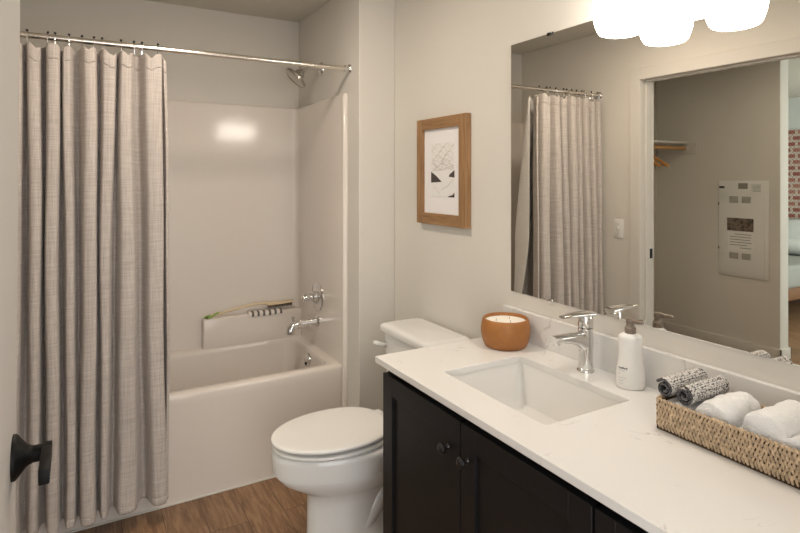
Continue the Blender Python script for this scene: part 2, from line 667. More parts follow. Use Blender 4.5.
# doorway casing and jamb in the left wall (seen in the mirror)
b = MB()
CW = .075
for xa, xb in ((XL, XL + .013), (XL2 - .013, XL2)):
    b.box(xa, xb, DY1, DY1 + CW, 0, DH + CW, .003)
    b.box(xa, xb, DY0 - CW, DY0, 0, DH + CW, .003)
    b.box(xa, xb, DY0, DY1, DH, DH + CW, .003)
b.box(XL2, XL, DY1, DY1 + .02, 0, DH + .02)
b.box(XL2, XL, DY0 - .02, DY0, 0, DH + .02)
b.box(XL2, XL, DY0, DY1, DH, DH + .02)
# stops
b.box(-.335, -.30, DY1 - .011, DY1, 0, DH, .002)
b.box(-.335, -.30, DY0, DY0 + .011, 0, DH, .002)
b.box(-.335, -.30, DY0, DY1, DH - .011, DH, .002)
casing = struct(b.build('trim_1', M_trim, smooth=False), 'white casing and jamb of the closet doorway, seen in the mirror', 'door casing')
b = MB(); b.box(-.374, -.338, DY1 - .003, DY1, .972, 1.035, .001)
st = b.build('strike_plate', M_lever, casing); st['label'] = 'black strike plate'

# open door leaf beside the camera
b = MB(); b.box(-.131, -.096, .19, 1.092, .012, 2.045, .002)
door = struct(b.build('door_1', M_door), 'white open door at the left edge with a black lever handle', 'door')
hy, hz = 1.03, 1.071
b = MB()
b.lathe([(.0, 0), (.0335, 0), (.0335, .004), (.031, .007), (.017, .018), (.0145, .022), (.013, .026)], (-.096, hy, hz), 'X', 40)
rose = b.build('rosette', M_lever, door); rose['label'] = 'black flared rosette'
b = MB()
b.lathe([(.0125, .015), (.0125, .050), (0.011, .0515)], (-.096, hy, hz), 'X', 24)
b.box(-.0585, -.0445, hy - .088, hy + .0125, hz - .0115, hz + .0115, .002)
lv = b.build('lever', M_lever, door); lv['label'] = 'black lever'
door.rotation_euler = (0, .0075, 0)     # the leaf hangs a touch out of plumb

# ------------------------------------------------------------------ bathtub with surround
TZ = .50
t = empty('bathtub', (.48, 3.08, 0), 'white alcove bathtub with tall glossy surround behind the linen curtain', 'bathtub')
x0, x1, y0, y1 = XL + .001, XS + .01, YT, YBS + .015
b = MB()
def zr(loop, z): return [(p[0], p[1], z) for p in loop]
secs = [
    zr(rrect(x0, x1, y0 + .002, y1, .004), 0.0),
    zr(rrect(x0, x1, y0 + .002, y1, .004), TZ - .05),
    zr(rrect(x0, x1, y0, y1, .004), TZ - .02),
    zr(rrect(x0, x1, y0 + .004, y1, .006), TZ - .006),
    zr(rrect(x0, x1, y0 + .014, y1, .008), TZ),
    zr(rrect(x0 + .09, XS - .045, y0 + .055, YBS - .064, .07), TZ),
    zr(rrect(x0 + .096, XS - .052, y0 + .066, YBS - .072, .07), TZ - .008),
    zr(rrect(x0 + .10, XS - .055, y0 + .070, YBS - .076, .07), TZ - .03),
    zr(rrect(x0 + .20, XS - .085, y0 + .10, YBS - .10, .09), .16),
    zr(rrect(x0 + .23, XS - .12, y0 + .13, YBS - .13, .09), .115),
    zr(rrect(x0 + .26, XS - .16, y0 + .17, YBS - .17, .08), .105),
]
b.rings(secs, cap0=False, cap1=True)
tubm = b.build('tub_basin', M_acryl, t, angle=50)
# surround: U-shaped wall with rounded inner corners, and front flanges
b = MB()
def corner(cx, cy, r, a0, a1, n=8):
    return [(cx + r * math.cos(R(a0 + (a1 - a0) * k / n)), cy + r * math.sin(R(a0 + (a1 - a0) * k / n))) for k in range(n + 1)]
XLS = XL + .013
inner = [(XLS, YT - .005), (XLS, YBS - .05)] + corner(XLS + .035, YBS - .035, .035, 180, 90) + [(XLS + .05, YBS), (XS - .05, YBS)] + corner(XS - .035, YBS - .035, .035, 90, 0) + [(XS, YBS - .05), (XS, YT - .005)]
outer = [(XL + .001, YT - .005)] + [(XL + .001, YB - .001)] * 10 + [(XLS + .05, YB - .001), (XS - .05, YB - .001)] + [(XP - .001, YB - .001)] * 10 + [(XP - .001, YT - .005)]
ZS = 1.943
ri = [[(p[0], p[1], TZ - .002) for p in inner], [(p[0], p[1], ZS - .02) for p in inner], [(p[0], p[1], ZS - .008) for p in inner], [(p[0] + (q[0] - p[0]) * .4, p[1] + (q[1] - p[1]) * .4, ZS) for p, q in zip(inner, outer)], [(p[0], p[1], ZS) for p in outer]]
vr = b.rings(ri, closed=False)
sw = b.build('surround_wall', M_acryl, t, angle=35)
for s_ in (1, -1):
    b = MB()
    xa = XP - .0008 if s_ == 1 else XL + .0008
    lo = [(0, 0), (.016, 0), (.022, .006), (.022, .024), (.016, .032), (0, .032)]
    path = [(xa - s_ * p[0], YT - .035 + p[1]) for p in lo]
    b.rings([[(p[0], p[1], 0.0) for p in path], [(p[0], p[1], ZS - .015) for p in path], [(xa - s_ * q[0] * .6, YT - .035 + .016 + (q[1] - .016) * .6, ZS) for q in lo]])
    b.build('front_flange', M_acryl, t, angle=50)
b = MB(); b.tube([(XL + .02, YT - .001, .003), (XS - .015, YT - .001, .003)], .005, 8)
cb = b.build('caulk_bead', M_trim, t)
# soap ledge at the plumbing end of the back wall
b = MB(); b.box(.625, XS + .004, YBS - .066, YBS + .005, TZ - .012, .672, .010, 4)
b.build('soap_ledge', M_acryl, t)
b = MB()
b.lathe([(0, -.012), (.030, -.012), (.036, -.008), (.038, 0), (.038, .006)], (XS - .062, 3.09, .437), 'X', 32)
ov = b.build('overflow_plate', M_chrome, t); ov['label'] = 'round chrome overflow plate'
b = MB(); b.lathe([(0, -.0165), (.009, -.0165), (.009, -.011)], (XS - .062, 3.09, .417), 'X', 16)
b.build('overflow_lever', M_lever, ov)
b = MB(); b.lathe([(0, .004), (.028, .004), (.034, 0), (.034, -.002)], (.93, 3.09, .106), 'Z', 28)
b.build('drain', M_chrome, t)

# tub spout
t = empty('tub_spout', (XS, 3.09, .655), 'chrome tub spout with diverter pin below the shower valve', 'spout')
b = MB()
b.lathe([(0, -.0004), (.032, -.0004), (.032, -.006), (.026, -.012), (.02, -.014)], (XS, 3.09, .655), 'X', 32)
b.build('flange', M_chrome, t)
b = MB()
pp = crom([(XS - .008, 3.09, .655), (1.16, 3.09, .654), (1.10, 3.09, .651), (1.068, 3.09, .643), (1.053, 3.09, .624), (1.050, 3.09, .600)], 6)
b.tube(pp, [.0235 + .002 * i / len(pp) for i in range(len(pp))], 20)
b.build('spout', M_chrome, t)
b = MB(); b.lathe([(.006, 0), (.006, .022), (.009, .024), (.009, .036), (0, .037)], (1.066, 3.09, .662), 'Z', 16)
b.build('diverter_pin', M_chrome, t)

# shower valve
t = empty('shower_valve', (XS, 3.09, .80), 'round chrome shower valve above the tub spout', 'shower valve')
b = MB()
b.lathe([(0, -.0004), (.085, -.0004), (.085, -.004), (.078, -.009), (.04, -.014), (0, -.014)], (XS, 3.09, .80), 'X', 48)
b.build('escutcheon', M_chrome, t)
b = MB()
b.lathe([(.034, -.012), (.032, -.034), (.027, -.038), (.0, -.038)], (XS, 3.09, .80), 'X', 28)
b.build('hub', M_chrome, t)
b = MB()
b.lathe([(.0215, -.036), (.0215, -.05), (.020, -.055), (.0215, -.06), (.0215, -.092), (.018, -.097), (0, -.098)], (XS, 3.09, .80), 'X', 24)
b.build('handle', M_chrome, t)

# shower head
t = empty('wall_shower', (XP, 3.07, 2.127), 'chrome shower head on a short arm behind the curtain rod', 'shower head')
b = MB(); b.lathe([(0, -.0004), (.040, -.0004), (.038, -.007), (.020, -.018), (0, -.018)], (XP, 3.07, 2.134), 'X', 28)
b.build('arm_flange', M_chrome, t)
b = MB()
b.tube(crom([(XP - .002, 3.07, 2.134), (1.20, 3.07, 2.134), (1.155, 3.07, 2.128), (1.118, 3.07, 2.108)], 6), .0105, 14)
b.build('arm', M_chrome, t)
b = MB()
b.lathe([(0, .05), (.012, .05), (.016, .044), (.020, .034), (.029, .028), (.031, .012), (.040, .006), (.064, -.001), (.072, -.006), (.072, -.020), (.068, -.023), (.066, -.020), (0, -.019)], (0, 0, 0), 'Z', 40)
d = Vector((.69, -.10, .71)).normalized()
q = Vector((0, 0, 1)).rotation_difference(d).to_matrix().to_4x4()
bmesh.ops.transform(b.bm, matrix=Matrix.Translation((1.083, 3.07, 2.076)) @ q, verts=b.bm.verts)
b.build('spray_head', M_shower, t)

# ------------------------------------------------------------------ curtain rod, hooks, curtain, liner
YR, ZR = 2.672, 2.066
t = empty('curtain_rod', (XL, YR, ZR), 'straight brushed metal shower curtain rod spanning the alcove', 'curtain rod')
b = MB(); b.tube([(XL + .01, YR, ZR), (XP - .01, YR, ZR)], .0125, 20)
b.build('rod', M_nickel, t)
for xa, s_ in ((XP, -1), (XL, 1)):
    b = MB(); b.lathe([(0, 0), (.026, 0), (.026, s_ * .004), (.020, s_ * .012), (.0165, s_ * .014), (.0165, s_ * .034), (.0125, s_ * .036)], (xa, YR, ZR), 'X', 28)
    b.build('rod_flange', M_chrome, t)


def xat(px, Y):
    return Y * math.tan(math.atan(321 / 559) + math.atan((px - 400) / FPX))


hookpx = [8, 27, 48, 55, 69, 82, 94, 102, 121, 134, 142, 158]
ordn = ['first', 'second', 'third', 'fourth', 'fifth', 'sixth', 'seventh', 'eighth', 'ninth', 'tenth', 'eleventh', 'twelfth']
hookx = [xat(p, YR) for p in hookpx]
for i, hx in enumerate(hookx):
    k = len(hookpx) - 1 - i
    t = empty('curtain_hook', (hx, YR, ZR + .013), 'small wire hook on the shower rod, %s from the free edge of the curtain' % ordn[k], 'curtain hook', 'wire hooks holding the shower curtain')
    rng = random.Random(i)
    tl = rng.uniform(-.004, .004)
    path = []
    for k2 in range(25):
        a = 2 * PI * k2 / 24
        yy = math.sin(a)
        zz = math.cos(a)
        path.append((hx + tl * zz, YR + .0165 * yy * (1 if zz > 0 else .75), ZR + (.0165 * zz if zz > 0 else .046 * zz)))
    b = MB(); b.tube(path, .0014, 6, caps=False)
    b.build('wire_loop', M_chrome, t)
    b = MB(); b.ball((hx, YR, ZR + .019), .0055, 10)
    bb = b.build('roller_ball', M_knob, t)


def fold_rows(tops, bots, yt, yb, at, ab, ztop, zbot, nz, seed=1):
    """curtain rows; tops and bots list each fold's (left, right, forwardness), in x"""
    rng = random.Random(seed)
    n = len(tops)
    vd_ = [rng.uniform(.65, 1.0) for _ in range(n)]
    ph = [rng.uniform(0, 6) for _ in range(n)]
    rows = []
    for iz in range(nz + 1):
        f = iz / nz
        z = ztop + (zbot - ztop) * f
        e = f ** .9
        ym = yt + (yb - yt) * e
        am = at + (ab - at) * min(1, f * 1.4)
        R_ = []
        for i in range(n):
            l = tops[i][0] + (bots[i][0] - tops[i][0]) * e
            r = tops[i][1] + (bots[i][1] - tops[i][1]) * e
            wob = .0035 * math.sin(5 * f + ph[i]) + .002 * math.sin(13 * f + 2 * ph[i])
            R_.append((l + wob, r + wob, (tops[i][2] + (bots[i][2] - tops[i][2]) * e) * (1 + .12 * math.sin(7 * f + ph[i]))))
        cps = []
        for i in range(n):
            l, r, a = R_[i]
            cps += [(l, ym - am * a * .72), (l + (r - l) * .3, ym - am * a * 1.02), (l + (r - l) * .72, ym - am * a), (r, ym - am * a * .70)]
            if i < n - 1:
                l2 = R_[i + 1][0]
                g = l2 - r
                cps += [(r + g * .30, ym + am * vd_[i] * .85), (r + g * .68, ym + am * vd_[i])]
        rows.append([(p[0], p[1], z) for p in crom(cps, 4)])
    return rows


def sheet(rows, thick):
    b = MB()
    b.rings(rows, closed=False)
    return b


YC = 2.640
def fx(lst, Y): return [(max(-.232, xat(a, Y)), xat(c_, Y), k) for a, c_, k in lst]
tops = fx([(9, 20, .9), (29, 41, 1.0), (47, 59, 1.05), (64, 71, .55), (83, 95, 1.1), (103, 116, .8), (122, 132.5, .9), (144, 161, 1.05), (165, 168, .2)], 2.63)
bots = fx([(8, 18, .8), (29, 37.5, 1.0), (46.5, 57.5, 1.05), (66, 75, .85), (82, 96, 1.1), (100.5, 106.5, .75), (118, 136, 1.0), (153, 167, .85), (168, 170.5, .3)], 2.60)
rows = fold_rows(tops, bots, 2.668, YC, .038, .050, 2.038, .092, 60)
# scalloped heading between hooks, gentle hem
for j, row in enumerate(rows):
    f = j / 60
    for k, p in enumerate(row):
        if f < .12:
            dmin = min(abs(p[0] - h) for h in hookx)
            s_ = (1 - f / .12)
            row[k] = (p[0], p[1], p[2] - s_ * (min(dmin, .03) / .03) ** 1.6 * .024)
t = empty('shower_curtain', (0.05, YC, .092), 'greige woven linen shower curtain bunched to the left in front of the tub', 'shower curtain')
b = sheet(rows, 0)
cu = b.build('curtain_panel', M_linen, t, angle=180)
md = cu.modifiers.new('thick', 'SOLIDIFY'); md.thickness = .0018; md.offset = 0
md = cu.modifiers.new('sub', 'SUBSURF'); md.levels = 1; md.render_levels = 1
# stitched heading band and bottom hem (double cloth)
for nm, r0, r1 in (('heading_band', 0, 2), ('bottom_hem', 59, 60)):
    hb = sheet([[(p[0], p[1] - .0012, p[2]) for p in r] for r in rows[r0:r1 + 1]], 0).build(nm, M_linen, t, angle=180)
    md = hb.modifiers.new('thick', 'SOLIDIFY'); md.thickness = .003; md.offset = 0
    md = hb.modifiers.new('sub', 'SUBSURF'); md.levels = 1; md.render_levels = 1

# liner inside the tub
n = 9
lt = [XL + .045 + i * (xat(166, 2.68) - XL - .055) / (n - 1) for i in range(n)]
lb = [XL + .165 + i * (.335 - XL - .165) / (n - 1) for i in range(n)]
rows = []
for iz in range(49):
    f = iz / 48
    z = 2.03 + (.42 - 2.03) * f
    ym = 2.728 + .150 * min(1, f / .55) ** .8
    cps = []
    for i in range(n):
        x = lt[i] + (lb[i] - lt[i]) * f
        xn = (lt[min(i + 1, n - 1)] + (lb[min(i + 1, n - 1)] - lt[min(i + 1, n - 1)]) * f)
        am = .006 + .012 * f
        cps.append((x, ym - am))
        if i < n - 1:
            cps.append(((x + xn) / 2, ym + am))
    yf = 2.722 + .103 * min(1, max(0, (1.15 - z) / .55)) ** 1.5
    xe = cps[-1][0]
    cps += [(xe + .012, ym * .8 + yf * .2), (xe + .016, ym * .4 + yf * .6 - .002), (xe + .012, yf - .002)]
    rows.append([(p[0], p[1], z) for p in crom(cps, 5)])
li = sheet(rows, 0).build('shower_liner', M_liner, None, angle=180, loc=(.05, 2.8, .42))
md = li.modifiers.new('thick', 'SOLIDIFY'); md.thickness = .001; md.offset = 0
tag(li, 'plain pale shower liner hanging inside the tub behind the linen curtain', 'shower liner')

# ------------------------------------------------------------------ toilet
TYC = 2.08
t = empty('toilet', (1.0, TYC, 0), 'white two-piece toilet with closed lid between vanity and bathtub', 'toilet')


def egg(xf, xb, hw, n=40, back=.75, k=.44):
    """elongated bowl outline, front at xf (small x), back at xb"""
    xm = xb - (xb - xf) * k
    pts = []
    for i in range(n):
        a = 2 * PI * i / n
        c, s_ = math.cos(a), math.sin(a)
        if c < 0:
            x = xm + c * (xm - xf)
            y = s_ * hw
        else:
            e = 2.6
            x = xm + (abs(c) ** (2 / e)) * (xb - xm)
            y = math.copysign(abs(s_) ** (2 / e), s_) * hw * (1 - (1 - back) * abs(c) ** 1.5)
        pts.append((x, TYC + y))
    return pts


b = MB()
secs = []
for z, xf, xb, hw, bk in ((.0, .765, 1.27, .116, .9), (.012, .762, 1.27, .120, .9), (.03, .770, 1.26, .113, .9), (.12, .777, 1.10, .106, .9), (.22, .778, 1.10, .108, .9),
                          (.262, .772, 1.12, .116, .9), (.283, .750, 1.16, .134, .9), (.305, .705, 1.22, .154, .9), (.332, .668, 1.26, .170, .9), (.354, .652, 1.27, .178, .85),
                          (.360, .649, 1.27, .1775, .85), (.364, .649, 1.27, .1775, .85), (.368, .642, 1.27, .184, .85), (.425, .638, 1.27, .187, .85), (.442, .639, 1.27, .186, .85), (.448, .646, 1.265, .180, .85)):
    secs.append([(p[0], p[1], z) for p in egg(xf, xb, hw, back=bk)])
b.rings(secs)
bowl = b.build('bowl', M_porc, t, angle=55)
# trapway bulges on either side
for s_ in (1, -1):
    b = MB()
    pth = crom([(.93, TYC + s_ * .05, .06), (.99, TYC + s_ * .062, .13), (1.06, TYC + s_ * .066, .215), (1.13, TYC + s_ * .066, .255), (1.19, TYC + s_ * .064, .215), (1.20, TYC + s_ * .064, .13), (1.17, TYC + s_ * .062, .065), (1.24, TYC + s_ * .05, .055)], 6)
    b.tube(pth, .045, 16)
    b.build('trapway', M_porc, t)
    b = MB(); b.lathe([(.016, 0), (.016, .012), (.010, .020), (0, .022)], (1.02, TYC + s_ * .115, .0), 'Z', 16)
    b.build('bolt_cap', M_lid, t)
# seat and lid
for nm, zz, gr in (('seat', (.4530, .4685), .0), ('lid', (.4775, .495), -.005)):
    b = MB()
    xf, xb, hw = .640 + gr * 1, 1.115, .184
    prof = [(.07, 0), (.05, .02), (.005, .06), (0, .4), (0, .65), (.002, .85), (.007, .96), (.016, 1.0)]
    if nm == 'lid':
        prof += [(.05, 1.03), (.10, 1.05)]
    secs = [[(p[0], p[1], zz[0] + (zz[1] - zz[0]) * h) for p in egg(xf + i_, xb - i_ * .5, hw - i_, back=.93, k=.46)] for i_, h in prof]
    b.rings(secs)
    b.build(nm, M_lid, t, angle=55)
for s_ in (1, -1):
    b = MB(); b.box(1.10, 1.145, TYC + s_ * .075 - .022, TYC + s_ * .075 + .022, .448, .484, .008, 3)
    b.build('hinge', M_lid, t)
# tank
b = MB()
secs = []
for z, i_ in ((.425, .03), (.44, .02), (.50, .012), (.792, .0)):
    secs.append([(p[0], p[1], z) for p in rrect(1.208 + i_, 1.415, TYC - .205 + i_, TYC + .192 - i_, .035)])
b.rings(secs)
b.build('tank', M_porc, t, angle=50)
b = MB()
secs = []
for z, i_ in ((.793, .010), (.797, .002), (.801, 0), (.819, 0), (.826, .003), (.831, .012), (.833, .03)):
    secs.append([(p[0], p[1], z) for p in rrect(1.193 + i_, 1.424 - i_, TYC - .216 + i_, TYC + .204 - i_, .03)])
b.rings(secs)
b.build('tank_lid', M_porc, t, angle=50)
b = MB(); b.box(1.10, 1.27, TYC - .09, TYC + .09, .02, .432, .03, 3)
b.build('rear_base', M_porc, t)
b = MB()
b.lathe([(0, 0), (.016, 0), (.016, -.005), (.011, -.009), (0, -.009)], (1.208, 2.232, .742), 'X', 20)
fl = b.build('handle_base', M_chrome, t); fl['label'] = 'chrome base of the flush handle'
b = MB()
b.tube([(1.20, 2.232, .742), (1.185, 2.234, .744), (1.160, 2.236, .754), (1.146, 2.237, .758)], [.007, .0085, .010, .007], 12)
b.build('flush_handle', M_lid, t)

# ------------------------------------------------------------------ vanity cabinet
XF = .885
CZ = HC - .602        # counter top height
t = empty('vanity_cabinet', (1.15, .9, 0), 'black shaker vanity cabinet under the white quartz counter', 'vanity cabinet')
VY1, VY0 = 1.658, .145
b = MB()
b.box(XF + .021, XW - .002, VY1 - .018, VY1, .10, CZ - .022)
b.box(XF + .021, XW - .002, VY0, VY0 + .018, .10, CZ - .022)
b.box(XF + .021, XW - .002, .763, .781, .10, CZ - .022)
b.box(XF + .021, XW - .002, VY0, VY1, .10, .118)
b.box(XW - .014, XW - .002, VY0, VY1, .10, CZ - .022)
b.box(XF + .021, XF + .040, VY0, VY1, CZ - .075, CZ - .022)
b.box(XF + .021, XF + .040, 1.19, 1.25, .10, CZ - .022)
b.build('carcass', M_black, t, smooth=False)
b = MB(); b.box(XF + .09, XW - .002, VY0, VY1 - .002, 0, .10)
b.build('toe_kick', M_rubber, t, smooth=False)


def shaker(nm, ya, yb, za, zb, fw=.062):
    """frame-and-panel front facing -x; returns the front object"""
    b = MB()
    x0_, x1_ = XF, XF + .019
    b.box(x0_, x1_, ya, ya + fw, za, zb, .0012, 1)
    b.box(x0_, x1_, yb - fw, yb, za, zb, .0012, 1)
    b.box(x0_, x1_, ya + fw - .0005, yb - fw + .0005, zb - fw, zb, .0012, 1)
    b.box(x0_, x1_, ya + fw - .0005, yb - fw + .0005, za, za + fw, .0012, 1)
    d_ = b.build(nm, M_black, t, smooth=False)
    b = MB()
    b.box(x0_ + .009, x1_ - .002, ya + fw - .004, yb - fw + .004, za + fw - .004, zb - fw + .004)
    b.build('panel', M_black, d_, smooth=False)
    return d_


def knob(par, y, z):
    b = MB()
    b.lathe([(.0085, 0), (.006, -.004), (.0055, -.011), (.010, -.015), (.0150, -.019), (.0155, -.023), (.012, -.028), (.006, -.030), (0, -.0305)], (XF + .0005, y, z), 'X', 24)
    k = b.build('knob', M_knob, par)
    k['label'] = 'round glossy black knob'


ZD1, ZD0 = CZ - .052, .115
d1 = shaker('door', 1.2195, 1.656, ZD0, ZD1); knob(d1, 1.276, .753)
d2 = shaker('door', .775, 1.2155, ZD0, ZD1); knob(d2, 1.187, .753)
zz = [ZD1, ZD1 - .17, ZD1 - .44, ZD0]
for i in range(3):
    dr = shaker('drawer', .16, .768, zz[i + 1] + .004, zz[i], .05)
    knob(dr, .464, (zz[i] + zz[i + 1]) / 2)

# countertop with the sink cut-out
SX0, SX1, SY0, SY1 = .980, 1.294, 1.001, 1.437
b = MB()
outer = [(.865, .142), (XW - .001, .142), (XW - .001, 1.675), (.865, 1.675)]
inner = rrect(SX0, SX1, SY0, SY1, .014, 5)
def loop(pts, z):
    vs = [b.bm.verts.new((p[0], p[1], z)) for p in pts]
    return vs, [b.bm.edges.new((vs[i], vs[(i + 1) % len(vs)])) for i in range(len(vs))]
for z in (CZ, CZ - .0205):
    v1, e1 = loop(outer, z); v2, e2 = loop(inner, z)
    bmesh.ops.triangle_fill(b.bm, edges=e1 + e2, use_beauty=True)
    if z == CZ: top = (v1, v2)
    else: bot = (v1, v2)
for a_, c_ in zip(top, bot):
    for i in range(len(a_)):
        j = (i + 1) % len(a_)
        b.bm.faces.new((a_[i], a_[j], c_[j], c_[i]))
t = empty('countertop', (1.15, .9, CZ), 'white quartz countertop with faint veins and a low backsplash', 'countertop')
b.build('slab', M_quartz, t, smooth=False, bevel=.0015)
b = MB(); b.box(XW - .020, XW - .001, .142, 1.675, CZ, CZ + .109, .0015, 2)
b.build('backsplash', M_quartz, t, smooth=False)

# undermount sink
t = empty('sink', (1.137, 1.219, CZ - .16), 'white rectangular undermount sink set into the quartz counter', 'sink')
b = MB()
zt = CZ - .0207
secs = [zr(rrect(SX0 - .03, SX1 + .03, SY0 - .03, SY1 + .03, .03, 6), zt),
        zr(rrect(SX0 - .004, SX1 + .004, SY0 - .004, SY1 + .004, .018, 6), zt),
        zr(rrect(SX0 - .003, SX1 + .003, SY0 - .003, SY1 + .003, .02, 6), zt - .02),
        zr(rrect(SX0 + .008, SX1 - .006, SY0 + .006, SY1 - .010, .025, 6), zt - .10),
        zr(rrect(SX0 + .02, SX1 - .014, SY0 + .018, SY1 - .022, .03, 6), zt - .128),
        zr(rrect(SX0 + .05, SX1 - .04, SY0 + .05, SY1 - .05, .03, 6), zt - .136),
        zr(rrect(SX0 + .11, SX1 - .11, SY0 + .15, SY1 - .15, .03, 6), zt - .142)]
b.rings(secs, cap0=False, cap1=True)
# outer shell under the counter
secs = [zr(rrect(SX0 - .03, SX1 + .03, SY0 - .03, SY1 + .03, .03, 6), zt),
        zr(rrect(SX0 - .02, SX1 + .02, SY0 - .02, SY1 + .02, .03, 6), zt - .02),
        zr(rrect(SX0 - .01, SX1 + .01, SY0 - .01, SY1 + .01, .03, 6), zt - .155)]
b.rings(secs, cap0=False, cap1=True)
b.build('basin', M_sink, t, angle=50)
b = MB(); b.lathe([(0, .003), (.018, .003), (.022, .001), (.022, -.002)], (1.16, 1.219, zt - .1425), 'Z', 24)
b.build('drain', M_chrome, t)

# faucet
FX, FY = 1.368, 1.222
t = empty('faucet', (FX, FY, CZ), 'chrome single-lever faucet standing behind the sink', 'faucet')
b = MB()
b.lathe([(0, .0004), (.0265, .0004), (.0265, .005), (.0245, .008), (.0225, .010), (.0225, .125), (.0235, .128), (.0235, .135), (0, .135)], (FX, FY, CZ), 'Z', 36)
b.build('body', M_chrome, t)
b = MB()
# spout: flattened arm
sp = crom([(FX + .012, .0215, .092, .033), (FX - .018, .021, .095, .030), (FX - .045, .0195, .105, .0205), (FX - .08, .0185, .111, .0155), (FX - .115, .0175, .1145, .0125), (FX - .138, .0165, .1155, .0105)], 6)
rings_ = []
for (x, hwid, zc, hh) in sp:
    rings_.append([(x, FY + hwid * math.cos(a) , CZ + zc + hh * math.copysign(abs(math.sin(a)) ** .7, math.sin(a))) for a in [2 * PI * k / 20 for k in range(20)]])
b.rings(rings_)
b.build('spout', M_chrome, t, angle=60)
b = MB(); b.lathe([(0, 0), (.0105, 0), (.0105, .014), (0, .014)], (FX - .124, FY, CZ + .098), 'Z', 20)
b.build('aerator', M_chrome, t)
b = MB()
b.lathe([(.0215, .137), (.0235, .142), (.0235, .165), (.021, .176), (.012, .181), (0, .182)], (FX, FY, CZ), 'Z', 32)
hd = crom([(FX + .024, .0215, .176, .009), (FX - .02, .021, .1785, .009), (FX - .055, .0185, .180, .007), (FX - .10, .0145, .179, .004)], 6)
rings_ = [[(x, FY + hwid * math.cos(a), CZ + zc + hh * math.sin(a)) for a in [2 * PI * k / 16 for k in range(16)]] for (x, hwid, zc, hh) in hd]
b.rings(rings_)
b.build('lever_handle', M_chrome, t, angle=60)

# ------------------------------------------------------------------ mirror
MX = 1.4345
MY0, MY1, MZ0, MZ1 = .195, 1.644, HC - .4335, HC + .506
t = empty('mirror', (XW, .92, MZ0), 'large frameless wall mirror above the vanity backsplash', 'mirror')
b = MB(); b.box(MX, XW - .0005, MY0, MY1, MZ0, MZ1)
mo = b.build('mirror_glass', [M_mirror_edge, M_mirror], t, smooth=False)
for p in mo.data.polygons:
    p.material_index = 1 if p.normal.x < -.9 else 0
for (y, z, s_) in ((1.44, MZ0, 1), (1.44, MZ1, -1), (.4, MZ0, 1), (.4, MZ1, -1)):
    b = MB(); b.box(MX - .003, XW - .0005, y - .013, y + .013, min(z - s_ * .004, z + s_ * .007), max(z - s_ * .004, z + s_ * .007), .001)
    c_ = b.build('mirror_clip', M_chrome if s_ > 0 else M_knob, t)

# ------------------------------------------------------------------ vanity light
GX, GZ = 1.434 - .099, 1.903
t = empty('vanity_light', (XW, .87, 2.10), 'vanity light with a row of glowing white glass shades above the mirror', 'wall light')
b = MB(); b.box(XW - .022, XW - .001, .88, 1.04, 2.06, 2.18, .004)
b.build('wall_plate', M_nickel, t)
b = MB(); b.tube([(GX + .02, .78, 2.12), (GX + .02, 1.14, 2.12)], .009, 16)
b.tube([(XW - .02, .96, 2.12), (GX + .02, .96, 2.12)], .010, 14)
b.build('bar', M_nickel, t)
for gy in (1.064, .856):
    b = MB()
    b.lathe([(.022, .150), (.026, .168), (.020, .2), (.010, .205), (.009, .226), (0, .226)], (GX, gy, GZ), 'Z', 24)
    b.build('shade_holder', M_nickel, t)
    b = MB()
    b.lathe([(0, 0), (.030, .0005), (.050, .002), (.058, .005), (.0635, .012), (.069, .026), (.0735, .043), (.0765, .062), (.0765, .082), (.072, .108), (.062, .130), (.046, .144), (.024, .152), (0, .153)], (GX, gy, GZ), 'Z', 40)
    b.build('glass_shade', M_globe, t, angle=180)

# ------------------------------------------------------------------ framed picture
PYA, PYB, PZA, PZB = 1.902, 2.294, HC - .216, HC + .273
t = empty('framed_picture', (XW, (PYA + PYB) / 2, PZA), 'oak framed abstract line print on the wall above the toilet', 'picture')
FWD = .051
xa, xb = XW - .030, XW - .001
for ya_, yb_ in ((PYA, PYA + FWD), (PYB - FWD, PYB)):
    fr = MB(); fr.box(xa, xb, ya_, yb_, PZA, PZB, .0015)
    fr.build('frame_stile', M_frame_v, t, smooth=False)
for za_, zb_ in ((PZA, PZA + FWD), (PZB - FWD, PZB)):
    fr = MB(); fr.box(xa, xb, PYA + FWD - .001, PYB - FWD + .001, za_, zb_, .0015)
    fr.build('frame_rail', M_frame_h, t, smooth=False)
b = MB(); b.box(xb - .016, xb, PYA + FWD - .003, PYB - FWD + .003, PZA + FWD - .003, PZB - FWD + .003)
b.build('mat_board', M_mat, t, smooth=False)
# print: pixel frame of the photo crop turned into picture coordinates; u from left (far, +y), v from top
ua, ub, va, vb = PYB - FWD, PYA + FWD, PZB - FWD, PZA + FWD
def pc(u, v): return (ua + (ub - ua) * u, va + (vb - va) * v)
def poly(b, pts, x):
    vs = [b.bm.verts.new((x, *pc(u, v))) for u, v in pts]
    vs2 = [b.bm.verts.new((x + .0012, *pc(u, v))) for u, v in pts]
    b.bm.faces.new(vs)
    for i in range(len(vs)):
        j = (i + 1) % len(vs)
        b.bm.faces.new((vs[i], vs2[i], vs2[j], vs[j]))
xp = xb - .0168
b = MB(); poly(b, [(.2, .17), (.84, .17), (.84, .80), (.2, .80)], xp)
pr = b.build('print', M_print, t, smooth=False)
for shp in ([(.2, .505), (.28, .53), (.36, .56), (.45, .60), (.50, .625), (.2, .635)],
            [(.84, .49), (.84, .575), (.69, .565), (.72, .535), (.79, .51)],
            [(.84, .745), (.84, .80), (.67, .80), (.70, .785), (.79, .775)]):
    b = MB()
    poly(b, shp, xp - .0006)
    b.build('dark_shape', M_printdark, pr, smooth=False)
b = MB()
rng = random.Random(4)
lines = []
